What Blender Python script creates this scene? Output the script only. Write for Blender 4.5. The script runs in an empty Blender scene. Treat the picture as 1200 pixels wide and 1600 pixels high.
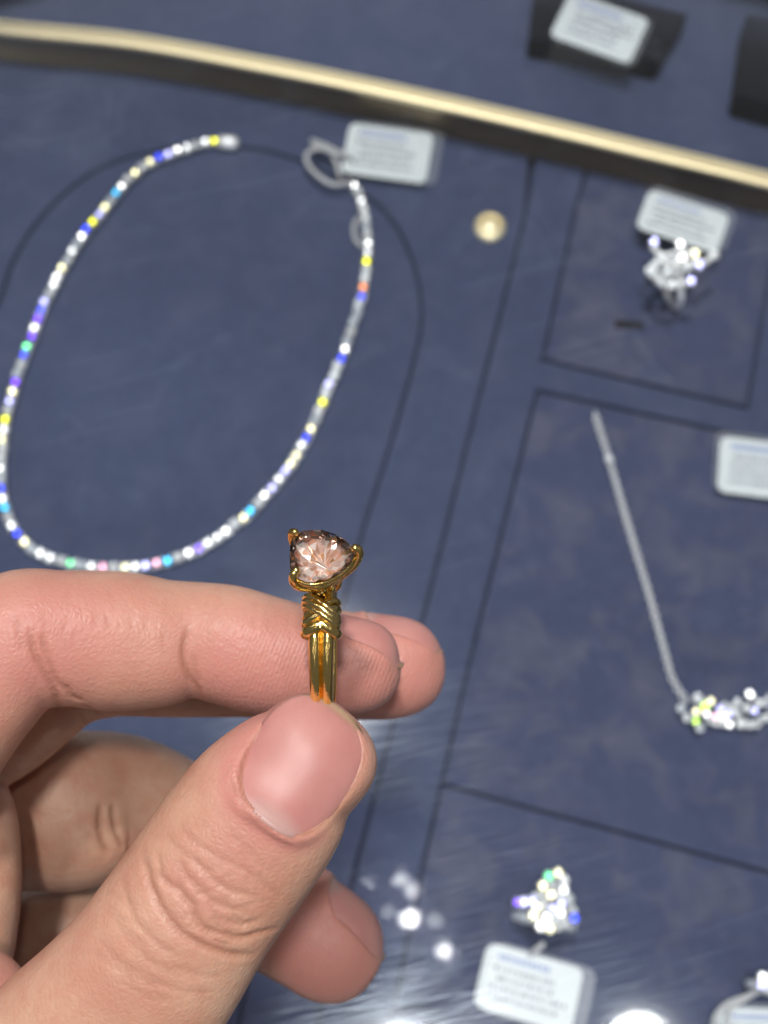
import bpy, bmesh, math, random
import numpy as np
from mathutils import Vector, Matrix, Euler
from mathutils.bvhtree import BVHTree
from mathutils.kdtree import KDTree

random.seed(7); rng = np.random.default_rng(7)
S = bpy.context.scene
COL = S.collection
R = math.radians

# ------------------------------------------------------------------ camera
CAM_H = 0.35
PITCH = R(20)
FPX = 2198.0                       # focal length in photo pixels (photo is 1200 x 1600)
cd = bpy.data.cameras.new('camera'); cam = bpy.data.objects.new('camera', cd); COL.objects.link(cam)
cam.location = (0, 0, CAM_H); cam.rotation_euler = (PITCH, 0, 0)
cd.sensor_fit = 'VERTICAL'; cd.sensor_height = 24; cd.lens = 24 * FPX / 1600
cd.clip_start = 0.005; cd.clip_end = 50
cd.dof.use_dof = True; cd.dof.focus_distance = 0.1425; cd.dof.aperture_fstop = cd.lens / 1.6
S.camera = cam
CM = Matrix.Translation((0, 0, CAM_H)) @ Matrix.Rotation(PITCH, 4, 'X')

def P(px, py, d):
    "point seen at photo pixel (px,py) at a depth of d millimetres from the lens"
    d = d / 1000
    return CM @ Vector(((px - 600) / FPX * d, (800 - py) / FPX * d, -d))
def D(dx, dy, t):
    "direction: right, down in the photo, and towards the lens"
    return (CM.to_3x3() @ Vector((dx, -dy, t))).normalized()
def G(px, py, z=0.003):
    "point seen at photo pixel on the horizontal plane at height z"
    v = CM.to_3x3() @ Vector(((px - 600) / FPX, (800 - py) / FPX, -1))
    t = (z - CAM_H) / v.z
    return Vector((v.x * t, v.y * t, z))
GLASS_Z = 0.112
def MIR(px, py, z):
    "point at height z whose mirror image in the counter glass is seen at (px,py)"
    v = CM.to_3x3() @ Vector(((px - 600) / FPX, (800 - py) / FPX, -1))
    t1 = (GLASS_Z - CAM_H) / v.z; p = Vector((v.x * t1, v.y * t1, GLASS_Z))
    t2 = (z - GLASS_Z) / -v.z
    return p + Vector((v.x, v.y, -v.z)) * t2

# ------------------------------------------------------------------ world and lamps
w = bpy.data.worlds.new('World'); S.world = w; w.use_nodes = True
bg = w.node_tree.nodes['Background']; bg.inputs[0].default_value = (0.95, 0.97, 1.0, 1); bg.inputs[1].default_value = 0.08

def lamp(name, loc, power, size, color=(1, 1, 1), target=None, shape='DISK', size_y=None):
    l = bpy.data.lights.new(name, 'AREA'); l.energy = power; l.color = color; l.shape = shape; l.size = size
    if size_y: l.size_y = size_y
    o = bpy.data.objects.new(name, l); COL.objects.link(o); o.location = loc
    d = (Vector(target) if target is not None else Vector((loc[0], loc[1], 0))) - Vector(loc)
    o.rotation_euler = d.to_track_quat('-Z', 'Y').to_euler()
    return o
KEY = MIR(500, 1052, 2.1)
lamp('key_fill_spot', KEY, 18, 0.15, (1, 0.97, 0.92))
KEY2 = MIR(1000, 1636, 2.1)
lamp('key_fill_spot', KEY2, 2, 0.08, (0.97, 1, 0.98))
KEY3 = MIR(625, 1700, 2.1)
lamp('key_fill_spot', KEY3, 12, 0.14, (1, 0.98, 0.95))
for x, y, p in [(-1.15, .3, 2.2), (-1.4, 1.3, 2.0), (1.35, 1.5, 1.6), (-.6, -.75, 1.6), (.65, -.85, 1.4), (0, -1.3, 1.2), (-1.5, -.9, 1.2), (1.6, -.6, 1.4), (-2.0, .4, 1.5), (2.1, .6, 1.4), (.2, 3.0, 2.5), (-.9, 3.1, 2.0)]:
    lamp('key_fill_spot', (x, y, 2.1), p * .32, .12, (1, .975, .94), target=(0, .1, .1))  # unseen spots added for sparkle in gem and gold, and as fill
# unseen strips added inside the case, front and back, to brighten the tags
lamp('case_fill_strip', (0, -.25, .086), .7, .9, (.95, .98, 1), target=(0, .25, 0), shape='RECTANGLE', size_y=.012)
lamp('case_fill_strip', (0, .66, .086), 1.6, .9, (.95, .98, 1), target=(0, .2, 0), shape='RECTANGLE', size_y=.012)
for (x, y, p, s) in [(641, 1435, .05, .012), (570, 1385, .010, .010), (573, 1425, .010, .010), (627, 1374, .009, .010),
                     (644, 1390, .009, .010), (695, 1486, .022, .012), (680, 1438, .004, .01), (606, 1424, .003, .01)]:
    lamp('ceiling_led', MIR(x, y, 2.1), p * .9, s, (0.97, 0.97, 1))

S.view_settings.view_transform = 'Standard'; S.view_settings.look = 'None'
S.view_settings.gamma = 1; S.view_settings.exposure = 0.44
S.render.engine = 'CYCLES'
S.cycles.use_denoising = True; S.cycles.caustics_reflective = False; S.cycles.caustics_refractive = False
S.cycles.max_bounces = 12; S.cycles.transparent_max_bounces = 16; S.cycles.sample_clamp_indirect = 8

# ------------------------------------------------------------------ materials
def mat(name, base=(.5, .5, .5), rough=.5, metal=0, **kw):
    m = bpy.data.materials.new(name); m.use_nodes = True
    b = m.node_tree.nodes['Principled BSDF']
    b.inputs['Base Color'].default_value = (*base, 1); b.inputs['Roughness'].default_value = rough
    b.inputs['Metallic'].default_value = metal
    for k, v in kw.items():
        b.inputs[k.replace('_', ' ')].default_value = v
    return m
class NT:
    def __init__(s, m): s.t = m.node_tree; s.b = s.t.nodes.get('Principled BSDF')
    def n(s, typ, **kw):
        nd = s.t.nodes.new(typ)
        for k, v in kw.items():
            if k.startswith('i_'):
                key = k[2:]; key = int(key) if key.isdigit() else key.replace('_', ' ')
                nd.inputs[key].default_value = v
            else: setattr(nd, k, v)
        return nd
    def l(s, a, b): s.t.links.new(a, b)
    def coord(s, scale=(1, 1, 1), rot=(0, 0, 0)):
        tc = s.n('ShaderNodeTexCoord'); mp = s.n('ShaderNodeMapping')
        mp.inputs['Scale'].default_value = scale; mp.inputs['Rotation'].default_value = rot
        s.l(tc.outputs['Object'], mp.inputs[0]); return mp.outputs[0]
    def noise(s, co, scale, detail=4, rough=.6, dist=0):
        n = s.n('ShaderNodeTexNoise'); n.inputs['Scale'].default_value = scale; n.inputs['Detail'].default_value = detail
        n.inputs['Roughness'].default_value = rough; n.inputs['Distortion'].default_value = dist
        s.l(co, n.inputs['Vector']); return n.outputs[0]
    def ramp(s, f, stops):
        r = s.n('ShaderNodeValToRGB'); e = r.color_ramp.elements
        while len(e) < len(stops): e.new(.5)
        for k, (p, c) in enumerate(stops):
            e[k].position = p; e[k].color = (*c, 1) if len(c) == 3 else c
        s.l(f, r.inputs[0]); return r.outputs[0]
    def bump(s, h, strength, dist, prev=None):
        b = s.n('ShaderNodeBump'); b.inputs['Strength'].default_value = strength; b.inputs['Distance'].default_value = dist
        s.l(h, b.inputs['Height'])
        if prev is not None: s.l(prev, b.inputs['Normal'])
        return b.outputs[0]
    def math(s, op, a, b=None):
        m = s.n('ShaderNodeMath', operation=op)
        for i, v in enumerate((a, b)):
            if v is None: continue
            if isinstance(v, (int, float)): m.inputs[i].default_value = v
            else: s.l(v, m.inputs[i])
        return m.outputs[0]
    def mix(s, fac, a, b, blend='MIX'):
        m = s.n('ShaderNodeMix', data_type='RGBA', blend_type=blend)
        for sock, v in ((m.inputs[0], fac), (m.inputs[6], a), (m.inputs[7], b)):
            if isinstance(v, (int, float)): sock.default_value = v
            elif isinstance(v, tuple): sock.default_value = (*v, 1)
            else: s.l(v, sock)
        return m.outputs[2]

def velvet(name, c0, c1, c2, mott):
    m = mat(name, c0, .92); t = NT(m)
    co = t.coord()
    a = t.ramp(t.noise(co, 85, 3, .55, .5), [(.45, (0, 0, 0)), (.72, (1, 1, 1))])
    b = t.ramp(t.noise(co, 17, 3, .5), [(.35, (0, 0, 0)), (.7, (1, 1, 1))])
    col = t.mix(t.math('MULTIPLY', b, .6), c0, c1)
    col = t.mix(t.math('MULTIPLY', a, mott), col, c2)
    col = t.mix(t.math('MULTIPLY', t.ramp(t.noise(co, 480, 2), [(.35, (0, 0, 0)), (.65, (1, 1, 1))]), .35), col, tuple(q * 1.5 for q in c0))
    t.l(col, t.b.inputs['Base Color'])
    t.b.inputs['Sheen Weight'].default_value = .25; t.b.inputs['Sheen Roughness'].default_value = .5
    t.b.inputs['Sheen Tint'].default_value = (.5, .6, 1, 1); t.b.inputs['Specular IOR Level'].default_value = .1
    t.l(t.bump(t.noise(co, 1500, 2), .5, .0004), t.b.inputs['Normal'])
    return m
M = {}
M['velvet'] = velvet('navy_velvet', (.054, .068, .128), (.061, .079, .150), (.090, .104, .170), .5)
M['velvet_mottled'] = velvet('rubbed_navy_velvet', (.053, .065, .124), (.061, .074, .142), (.122, .122, .172), .85)
M['velvet_dark'] = velvet('dark_velvet', (.018, .022, .042), (.02, .025, .05), (.024, .025, .05), .2)
M['black'] = mat('black_suede', (.004, .005, .009), .9, 0, Specular_IOR_Level=.08)
M['slot'] = mat('slot_lining', (.006, .006, .008), .9)

def m_gold(name, base, rough, n=.0):
    m = mat(name, base, rough, 1.0); t = NT(m); co = t.coord()
    t.l(t.math('ADD', t.math('MULTIPLY', t.noise(co, 900, 3), .12), rough - .05), t.b.inputs['Roughness'])
    if n: t.l(t.bump(t.noise(co, 1400, 3), n, .0002), t.b.inputs['Normal'])
    return m
M['gold'] = m_gold('polished_yellow_gold', (1.0, .70, .24), .17, .25)
M['gold_pale'] = m_gold('pale_gold_wire', (1.0, .74, .30), .16, .3)
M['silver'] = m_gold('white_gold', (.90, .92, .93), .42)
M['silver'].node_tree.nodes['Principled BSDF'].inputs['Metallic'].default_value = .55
M['silver_grey'] = m_gold('grey_white_gold', (.70, .72, .75), .40)  # greyer white gold for the necklace settings
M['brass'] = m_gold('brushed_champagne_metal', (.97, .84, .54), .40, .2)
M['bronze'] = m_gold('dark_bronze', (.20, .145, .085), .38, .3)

# ------------------------------------------------------------------ mesh helpers
def tag(o, label=None, cat=None, group=None, kind=None):
    if label: o['label'] = label
    if cat: o['category'] = cat
    if group: o['group'] = group
    if kind: o['kind'] = kind
    return o
def empty(name, loc=(0, 0, 0), rz=0):
    o = bpy.data.objects.new(name, None); COL.objects.link(o); o.location = loc; o.rotation_euler = (0, 0, rz)
    o.empty_display_size = .005; return o
def link_mesh(name, me, parent=None, mw=None):
    o = bpy.data.objects.new(name, me); COL.objects.link(o)
    if parent is not None:
        o.parent = parent
    if mw is not None: o.matrix_local = mw
    return o
class MB:
    def __init__(s): s.v = []; s.f = []
    def add(s, v, f):
        k = len(s.v); s.v += [tuple(x) for x in v]; s.f += [tuple(i + k for i in q) for q in f]; return s
    def tube(s, pts, rad, n=10, flat=1.0, up=None, closed=False, caps=True):
        pts = [Vector(p) for p in pts]; N = len(pts)
        rad = rad if hasattr(rad, '__len__') else [rad] * N
        prev = None; V = []
        for i, p in enumerate(pts):
            if closed: tg = pts[(i + 1) % N] - pts[i - 1]
            else: tg = pts[min(i + 1, N - 1)] - pts[max(i - 1, 0)]
            tg.normalize()
            if up is not None: a = Vector(up)
            elif prev is None: a = Vector((0, 0, 1)) if abs(tg.z) < .9 else Vector((1, 0, 0))
            else: a = prev
            a = (a - tg * a.dot(tg)).normalized(); prev = a; b = tg.cross(a)
            for k in range(n):
                t = 2 * math.pi * k / n
                V.append(p + (a * math.cos(t) * flat + b * math.sin(t)) * rad[i])
        F = []
        M_ = N if closed else N - 1
        for i in range(M_):
            for k in range(n):
                j = (i + 1) % N
                F.append((i * n + k, i * n + (k + 1) % n, j * n + (k + 1) % n, j * n + k))
        if not closed and caps:
            F.append(tuple(reversed(range(n)))); F.append(tuple((N - 1) * n + k for k in range(n)))
        return s.add(V, F)
    def sphere(s, c, r, n=8, m=6, sc=(1, 1, 1)):
        c = Vector(c); V = [c + Vector((0, 0, r * sc[2]))]
        for i in range(1, m):
            a = math.pi * i / m
            for k in range(n):
                b = 2 * math.pi * k / n
                V.append(c + Vector((r * sc[0] * math.sin(a) * math.cos(b), r * sc[1] * math.sin(a) * math.sin(b), r * sc[2] * math.cos(a))))
        V.append(c - Vector((0, 0, r * sc[2])))
        F = [(0, 1 + k, 1 + (k + 1) % n) for k in range(n)]
        for i in range(m - 2):
            for k in range(n):
                a = 1 + i * n
                F.append((a + k, a + n + k, a + n + (k + 1) % n, a + (k + 1) % n))
        a = 1 + (m - 2) * n; F += [(a + k, len(V) - 1, a + (k + 1) % n) for k in range(n)]
        return s.add(V, F)
    def prism(s, poly, z0, z1):
        n = len(poly); V = [(p[0], p[1], z0) for p in poly] + [(p[0], p[1], z1) for p in poly]
        F = [tuple(reversed(range(n))), tuple(range(n, 2 * n))] + [(i, (i + 1) % n, n + (i + 1) % n, n + i) for i in range(n)]
        return s.add(V, F)
    def mesh(s, name, smooth=True):
        me = bpy.data.meshes.new(name); me.from_pydata(s.v, [], s.f)
        bm = bmesh.new(); bm.from_mesh(me); bmesh.ops.recalc_face_normals(bm, faces=bm.faces); bm.to_mesh(me); bm.free()
        if smooth: me.polygons.foreach_set('use_smooth', [True] * len(me.polygons))
        me.update(); return me
    def build(s, name, m, parent=None, smooth=True):
        me = s.mesh(name, smooth); me.materials.append(m); return link_mesh(name, me, parent)
def spline(ctrl, per=8):
    c = np.array([list(p) for p in ctrl], float); out = []
    n = len(c)
    for i in range(n - 1):
        p0 = c[max(i - 1, 0)]; p1 = c[i]; p2 = c[i + 1]; p3 = c[min(i + 2, n - 1)]
        for t in np.linspace(0, 1, per, endpoint=False):
            out.append(.5 * ((2 * p1) + (-p0 + p2) * t + (2 * p0 - 5 * p1 + 4 * p2 - p3) * t * t + (-p0 + 3 * p1 - 3 * p2 + p3) * t ** 3))
    out.append(c[-1]); return np.array(out)
def area2(poly):
    return sum(poly[i][0] * poly[(i + 1) % len(poly)][1] - poly[(i + 1) % len(poly)][0] * poly[i][1] for i in range(len(poly)))
def inset(poly, d):
    n = len(poly); sg = 1 if area2(poly) > 0 else -1; out = []
    for i in range(n):
        a = Vector(poly[i - 1][:2]); b = Vector(poly[i][:2]); c = Vector(poly[(i + 1) % n][:2])
        e1 = (b - a).normalized(); e2 = (c - b).normalized()
        n1 = Vector((-e1.y, e1.x)) * sg; n2 = Vector((-e2.y, e2.x)) * sg
        q = (n1 + n2); q = q.normalized() if q.length > 1e-6 else n1
        k = max(.4, q.dot(n1)); out.append(b + q * d / k)
    return out
def pad(name, poly, z0, z1, m, parent, gap=.00036, round_=.0009):
    "a velvet covered board: prism with a rounded upper edge"
    rings = [(gap, z0), (gap, z1 - round_), (gap + round_ * .3, z1 - round_ * .3), (gap + round_, z1)]
    V = []; n = len(poly)
    for d, z in rings: V += [(p.x, p.y, z) for p in inset(poly, d)]
    F = [tuple(reversed(range(n)))]
    for r in range(3):
        F += [(r * n + i, r * n + (i + 1) % n, (r + 1) * n + (i + 1) % n, (r + 1) * n + i) for i in range(n)]
    F.append(tuple(3 * n + i for i in range(n)))
    b = MB().add(V, F); me = b.mesh(name, False)
    bm = bmesh.new(); bm.from_mesh(me); bmesh.ops.triangulate(bm, faces=[f for f in bm.faces if len(f.verts) > 4], ngon_method='BEAUTY'); bm.to_mesh(me); bm.free()
    me.materials.append(m); return link_mesh(name, me, parent)

# ------------------------------------------------------------------ display tray (setting)
tray = MB().prism([(-.6, -.35), (.6, -.35), (.6, .75), (-.6, .75)], -.012, 0).build('display_tray', M['velvet_dark'], None, False)
tag(tray, 'dark navy velvet tray floor under the counter glass', kind='structure')
PZ = .003
def g2(l): return [G(x, y, PZ).to_2d() for x, y in l]
arch = [(x, y) for x, y in spline([(-170, 1700), (-130, 1000), (-60, 620), (0, 465), (23, 401), (70, 331), (146, 267), (233, 237), (350, 226), (467, 249),
        (583, 313), (636, 383), (659, 477), (648, 558), (607, 704), (566, 833), (500, 1080), (440, 1300), (350, 1700)], 5)]
pads = [
    (arch, 'velvet'),
    ([(-900, 1700)] + [(-900, -20), (-300, 30), (0, 70), (400, 128), (830, 215)] + [(821, 332), (800, 417), (661, 967), (617, 1121), (551, 1374), (500, 1580), (476, 1700)] + arch[::-1], 'velvet'),
    ([(500, 1580), (551, 1374), (617, 1121), (661, 967), (800, 417), (821, 332), (840, 217), (925, 235), (901, 320), (848, 561), (1168, 636), (1194, 480), (1225, 300), (1500, 360), (1500, 760), (1131, 673), (840, 609), (744, 993), (690, 1225), (655, 1380), (590, 1700), (476, 1700)], 'velvet'),
    ([(925, 235), (1225, 300), (1194, 480), (1168, 636), (848, 561), (901, 320)], 'velvet_mottled'),
    ([(840, 609), (1131, 673), (1500, 760), (1500, 1440), (1200, 1362), (690, 1225), (744, 993)], 'velvet_mottled'),
    ([(690, 1225), (1200, 1362), (1500, 1440), (1500, 1700), (590, 1700), (655, 1380)], 'velvet_mottled'),
    ([(-900, -10), (-300, 22), (0, 62), (400, 116), (830, 205), (1200, 292), (1500, 350), (1500, -700), (-900, -700)], 'velvet'),
]
for k, (pl, mm) in enumerate(pads):
    pad('velvet_panel', g2(pl), .0001, PZ, M[mm], tray)
# slot in the ring board
q = [G(x, y, PZ + .0004) for x, y in [(961, 500), (1006, 504), (1007, 514), (962, 511)]]
b = MB().prism([p.to_2d() for p in q], PZ - .0001, PZ + .0005); b.build('slot', M['slot'], tray, False)

# curved champagne rail
rail = empty('curved_rail', G(600, 190, 0)); rl = rail.location
tag(rail, 'curved champagne gold metal rail crossing the top of the velvet tray', 'rail')
top = spline([(-500, 10), (-200, 22), (0, 52), (200, 73), (400, 109), (600, 150), (800, 195), (1000, 243), (1200, 292), (1450, 360)], 8)
RZ = .0165
front = [G(x, y, RZ) for x, y in top]
def strip(prof, m, name):
    V = []; n = len(prof)
    for i, p in enumerate(front):
        tg = (front[min(i + 1, len(front) - 1)] - front[max(i - 1, 0)]).normalized(); nb = Vector((-tg.y, tg.x, 0))
        for (u, z) in prof: V.append((p.x + nb.x * u - rl.x, p.y + nb.y * u - rl.y, z))
    F = []
    for i in range(len(front) - 1):
        F += [(i * n + k, i * n + (k + 1) % n, (i + 1) * n + (k + 1) % n, (i + 1) * n + k) for k in range(n)]
    F += [tuple(range(n)), tuple((len(front) - 1) * n + k for k in range(n))]
    return MB().add(V, F).build(name, m, rail, False)
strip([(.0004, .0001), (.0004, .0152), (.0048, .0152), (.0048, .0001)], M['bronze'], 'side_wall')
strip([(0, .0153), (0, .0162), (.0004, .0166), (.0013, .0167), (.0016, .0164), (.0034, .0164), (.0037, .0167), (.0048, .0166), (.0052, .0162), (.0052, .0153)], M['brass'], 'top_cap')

# ------------------------------------------------------------------ counter glass
def glass_mat(name, scratched):
    m = bpy.data.materials.new(name); m.use_nodes = True; t = NT(m); nt = m.node_tree
    nt.nodes.remove(t.b); out = nt.nodes['Material Output']
    tr = t.n('ShaderNodeBsdfTransparent'); tr.inputs[0].default_value = (.99, .995, 1, 1)
    gl = t.n('ShaderNodeBsdfGlossy'); gl.inputs['Roughness'].default_value = .045 if scratched else .02; gl.inputs[0].default_value = (1, 1, 1, 1)
    fr = t.n('ShaderNodeFresnel'); fr.inputs[0].default_value = 1.5
    mx = t.n('ShaderNodeMixShader'); t.l(fr.outputs[0], mx.inputs[0]); t.l(tr.outputs[0], mx.inputs[1]); t.l(gl.outputs[0], mx.inputs[2])
    last = mx.outputs[0]
    if scratched:
        # rub marks: long straight hairline scratches in two directions, and a few stronger ones
        def lines(ang, sc, lo, hi, det=3):
            c_ = t.coord((1, 1, 1), (0, 0, R(ang))); mp_ = t.n('ShaderNodeMapping'); mp_.inputs['Scale'].default_value = sc; t.l(c_, mp_.inputs[0])
            return t.ramp(t.noise(mp_.outputs[0], 1, det, .6), [(lo, (0, 0, 0)), (hi, (1, 1, 1))])
        st = t.math('ADD', t.math('MULTIPLY', lines(-14, (90, 3400, 1), .46, .70), .6), t.math('MULTIPLY', lines(-9, (70, 2200, 1), .52, .72), .5))
        few = lines(-16, (22, 620, 1), .66, .72, 1)
        co2 = t.coord()
        glare_dist = t.n('ShaderNodeVectorMath', operation='DISTANCE'); t.l(co2, glare_dist.inputs[0]); glare_dist.inputs[1].default_value = (.006, -.004, GLASS_Z)  # mask shaped to set the lamp's glow: scratches strongest round its glare
        msk = t.math('MULTIPLY', t.ramp(t.noise(co2, 30, 4, .6, .8), [(.34, (.25,) * 3), (.7, (1, 1, 1))]), t.ramp(glare_dist.outputs['Value'], [(.015, (1, 1, 1)), (.07, (.035,) * 3)]))
        sm = t.ramp(t.noise(co2, 42, 3, .6, 2.0), [(.58, (0, 0, 0)), (.72, (1, 1, 1))])
        f = t.math('MULTIPLY', st, msk)
        r2 = t.n('ShaderNodeBsdfGlossy'); r2.inputs['Roughness'].default_value = .16; r2.inputs[0].default_value = (.75, .87, 1, 1)
        
        m2 = t.n('ShaderNodeMixShader'); t.l(t.math('ADD', t.math('MULTIPLY', f, .065), .0003), m2.inputs[0]); t.l(last, m2.inputs[1]); t.l(r2.outputs[0], m2.inputs[2])
        df = t.n('ShaderNodeBsdfDiffuse'); df.inputs[0].default_value = (.55, .68, .9, 1)
        m3 = t.n('ShaderNodeMixShader'); t.l(t.math('ADD', t.math('MULTIPLY', t.math('ADD', f, t.math('MULTIPLY', few, .25)), .06), t.math('MULTIPLY', sm, .022)), m3.inputs[0])
        t.l(m2.outputs[0], m3.inputs[1]); t.l(df.outputs[0], m3.inputs[2]); last = m3.outputs[0]
    t.l(last, out.inputs[0]); return m
b = MB().prism([(-.6, -.34), (.6, -.34), (.6, .74), (-.6, .74)], GLASS_Z - .006, GLASS_Z)
me = b.mesh('counter_glass', False); me.materials.append(glass_mat('clear_glass', False)); me.materials.append(glass_mat('rubbed_glass', True))
for p in me.polygons: p.material_index = 1 if p.normal.z > .5 else 0
cg = link_mesh('counter_glass', me)
tag(cg, 'scratched clear glass counter top above the navy velvet display', 'glass top')

# ------------------------------------------------------------------ small stones
def stone_mesh(name, n=8, r=1.0, seed=0):
    V = []
    for k in range(n):
        t = 2 * math.pi * k / n; V.append((.58 * r * math.cos(t), .58 * r * math.sin(t), .32 * r))
    for k in range(n):
        t = 2 * math.pi * (k + .5) / n; V.append((r * math.cos(t), r * math.sin(t), 0))
    for k in range(n):
        t = 2 * math.pi * (k + .5) / n; V.append((r * math.cos(t), r * math.sin(t), -.07 * r))
    V.append((0, 0, -.8 * r)); c = len(V) - 1
    F = [tuple(range(n))]
    for k in range(n):
        j = (k + 1) % n
        F += [(k, n + k, j), (j, n + k, n + j), (n + k, 2 * n + k, 2 * n + j, n + j), (2 * n + k, c, 2 * n + j)]
    me = MB().add(V, F).mesh(name, False); return me
STONE = stone_mesh('stone')
def fire(name, c, rough, metal, spec=1):
    m = mat(name, c, rough, metal); b = m.node_tree.nodes['Principled BSDF']
    b.inputs['Specular IOR Level'].default_value = .9
    return m
WHITE = [fire('clear_stone', (.74, .79, .82), .42, .2), fire('clear_stone_soft', (.58, .64, .70), .45, .2), fire('clear_stone_bright', (.9, .93, .94), .34, .4)]
FIRE = [fire('stone_fire_' + n, c, .38, .9) for n, c in [('yellow', (.85, .85, .02)), ('blue', (.03, .06, .9)), ('violet', (.16, .05, .85)), ('sky', (.05, .5, .9)),  # metal tints imitate the coloured flashes of clear stones
        ('green', (.15, .85, .35)), ('orange', (.9, .3, .12)), ('pink', (.9, .45, .6)), ('lime', (.5, .85, .1)), ('aqua', (.1, .8, .7)), ('white', (1, 1, 1)), ('pale_yellow', (.95, .9, .55)), ('lilac', (.5, .5, .95))]]
STONE.materials.append(WHITE[0])
def bead_mesh(r=1.0):
    return MB().sphere((0, 0, 0), r, 8, 5).mesh('bead')
def setting_mesh():
    b = MB()
    b.prism([(-.78, -.78), (.78, -.78), (.78, .78), (-.78, .78)], -1.0, -.45)
    for sx in (-1, 1):
        for sy in (-1, 1):
            b.tube([(.72 * sx, .72 * sy, -.9), (.84 * sx, .84 * sy, .05), (.70 * sx, .70 * sy, .2)], [.17, .17, .1], 5)
    b.tube([(-1.25, 0, -.75), (1.25, 0, -.75)], .22, 6)
    me = b.mesh('setting', False); me.materials.append(M['silver']); return me
SETTING = setting_mesh(); SETTING.materials[0] = M['silver_grey']
def orient(nrm, spin):
    q = Vector((0, 0, 1)).rotation_difference(nrm.normalized()); return (q.to_matrix() @ Matrix.Rotation(spin, 3, 'Z')).to_4x4()
def flash_normal(p, jit=.0, key=None):
    a = (Vector((0, 0, CAM_H)) - p).normalized(); c = ((key or KEY) - p).normalized()
    n = (a + c).normalized(); return (n + Vector((random.gauss(0, jit), random.gauss(0, jit), 0))).normalized()
def put_stone(world, r, parent, inv, fl, m, sp=.16):
    "stone standing at a world point, as a child of parent (whose inverse world matrix is inv)"
    o = bpy.data.objects.new('stone', STONE); COL.objects.link(o); o.parent = parent
    nrm = flash_normal(world, .012, random.choice([KEY, KEY, KEY3])) if fl else Vector((random.gauss(0, sp), random.gauss(0, sp), 1))
    o.matrix_local = inv @ (Matrix.Translation(world) @ orient(nrm, random.uniform(0, 6.28)) @ Matrix.Scale(r, 4))
    o.material_slots[0].link = 'OBJECT'; o.material_slots[0].material = m
    return o

# ------------------------------------------------------------------ tennis necklace
nk = [(350, 222), (325, 221), (300, 228), (270, 238), (245, 247), (215, 265), (190, 290), (168, 320), (148, 342), (130, 365), (108, 400), (95, 422), (84, 445),
      (70, 472), (57, 505), (45, 535), (30, 575), (19, 612), (10, 645), (4, 685), (1, 725), (2, 765), (10, 803), (29, 838), (60, 863), (110, 880), (180, 887), (240, 881),
      (290, 866), (340, 839), (382, 806), (420, 768), (455, 724), (485, 672), (510, 612), (535, 555), (555, 495), (570, 435), (574, 375), (567, 322), (549, 277)]
pts = [G(x, y, PZ + .0026) for x, y in spline(nk, 6)]
neck = empty('tennis_necklace', G(300, 560, PZ)); NL = Matrix.Translation(-neck.location)
tag(neck, 'open necklace of square-set clear sparkling stones curving over the velvet bust shape', 'necklace')
def resample(pts, step):
    L = [0]
    for i in range(1, len(pts)): L.append(L[-1] + (pts[i] - pts[i - 1]).length)
    out = []; n = max(2, round(L[-1] / step)); i = 0
    for k in range(n + 1):
        s = L[-1] * k / n
        while i < len(L) - 2 and L[i + 1] < s: i += 1
        f = (s - L[i]) / max(1e-9, L[i + 1] - L[i]); out.append(pts[i].lerp(pts[i + 1], f))
    return out
lk = resample(pts, .0028)
flash_px = {}
for i, p in enumerate(lk[1:-1]):
    i += 1
    tg = lk[i + 1] - lk[i - 1]; a = math.atan2(tg.y, tg.x)
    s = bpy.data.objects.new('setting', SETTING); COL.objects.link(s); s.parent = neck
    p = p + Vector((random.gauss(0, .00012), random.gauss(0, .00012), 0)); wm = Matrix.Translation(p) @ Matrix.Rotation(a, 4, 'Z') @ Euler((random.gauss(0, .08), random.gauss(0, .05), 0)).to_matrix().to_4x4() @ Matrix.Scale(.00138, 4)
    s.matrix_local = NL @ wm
    fl = random.random() < .62
    put_stone(p + Vector((0, 0, .0002)), random.uniform(.00095, .00118) if fl else .0013, s, wm.inverted(), fl, (random.choice(FIRE[:8] + FIRE[:3]) if random.random() < .36 else random.choice(FIRE[-3:] + WHITE[2:])) if fl else random.choice(WHITE))
b = MB(); p = G(351, 222, PZ + .0022) - neck.location; d = (pts[0] - pts[4]).normalized()
b.tube([p - d * .002, p - d * .001, p + d * .003, p + d * .004], [.0014, .0020, .0020, .0012], 10)
b.build('clasp', M['silver'], neck)

# ------------------------------------------------------------------ price tags
M['sleeve'] = bpy.data.materials.new('clear_plastic_sleeve'); M['sleeve'].use_nodes = True
_t = NT(M['sleeve']); M['sleeve'].node_tree.nodes.remove(_t.b)
_a = _t.n('ShaderNodeBsdfTransparent'); _b = _t.n('ShaderNodeBsdfGlossy'); _b.inputs['Roughness'].default_value = .3
_d = _t.n('ShaderNodeBsdfDiffuse'); _d.inputs[0].default_value = (.8, .87, .93, 1)
_m = _t.n('ShaderNodeMixShader'); _m.inputs[0].default_value = .02; _t.l(_a.outputs[0], _m.inputs[1]); _t.l(_b.outputs[0], _m.inputs[2])
_m2 = _t.n('ShaderNodeMixShader'); _m2.inputs[0].default_value = .07; _t.l(_m.outputs[0], _m2.inputs[1]); _t.l(_d.outputs[0], _m2.inputs[2])
_t.l(_m2.outputs[0], M['sleeve'].node_tree.nodes['Material Output'].inputs[0])
M['cord'] = mat('nylon_cord', (.8, .82, .84), .35, 0, Transmission_Weight=.4)
M['ink'] = mat('grey_print', (.17, .20, .26), .7)
M['ink_blue'] = mat('blue_print', (.22, .30, .60), .7)
def card_mat():
    m = mat('white_card', (.9, .9, .9), .55); t = NT(m); co = t.coord()
    t.l(t.mix(t.noise(co, 160, 4), (.68, .75, .78), (.80, .86, .87)), t.b.inputs['Base Color'])
    return m
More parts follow.
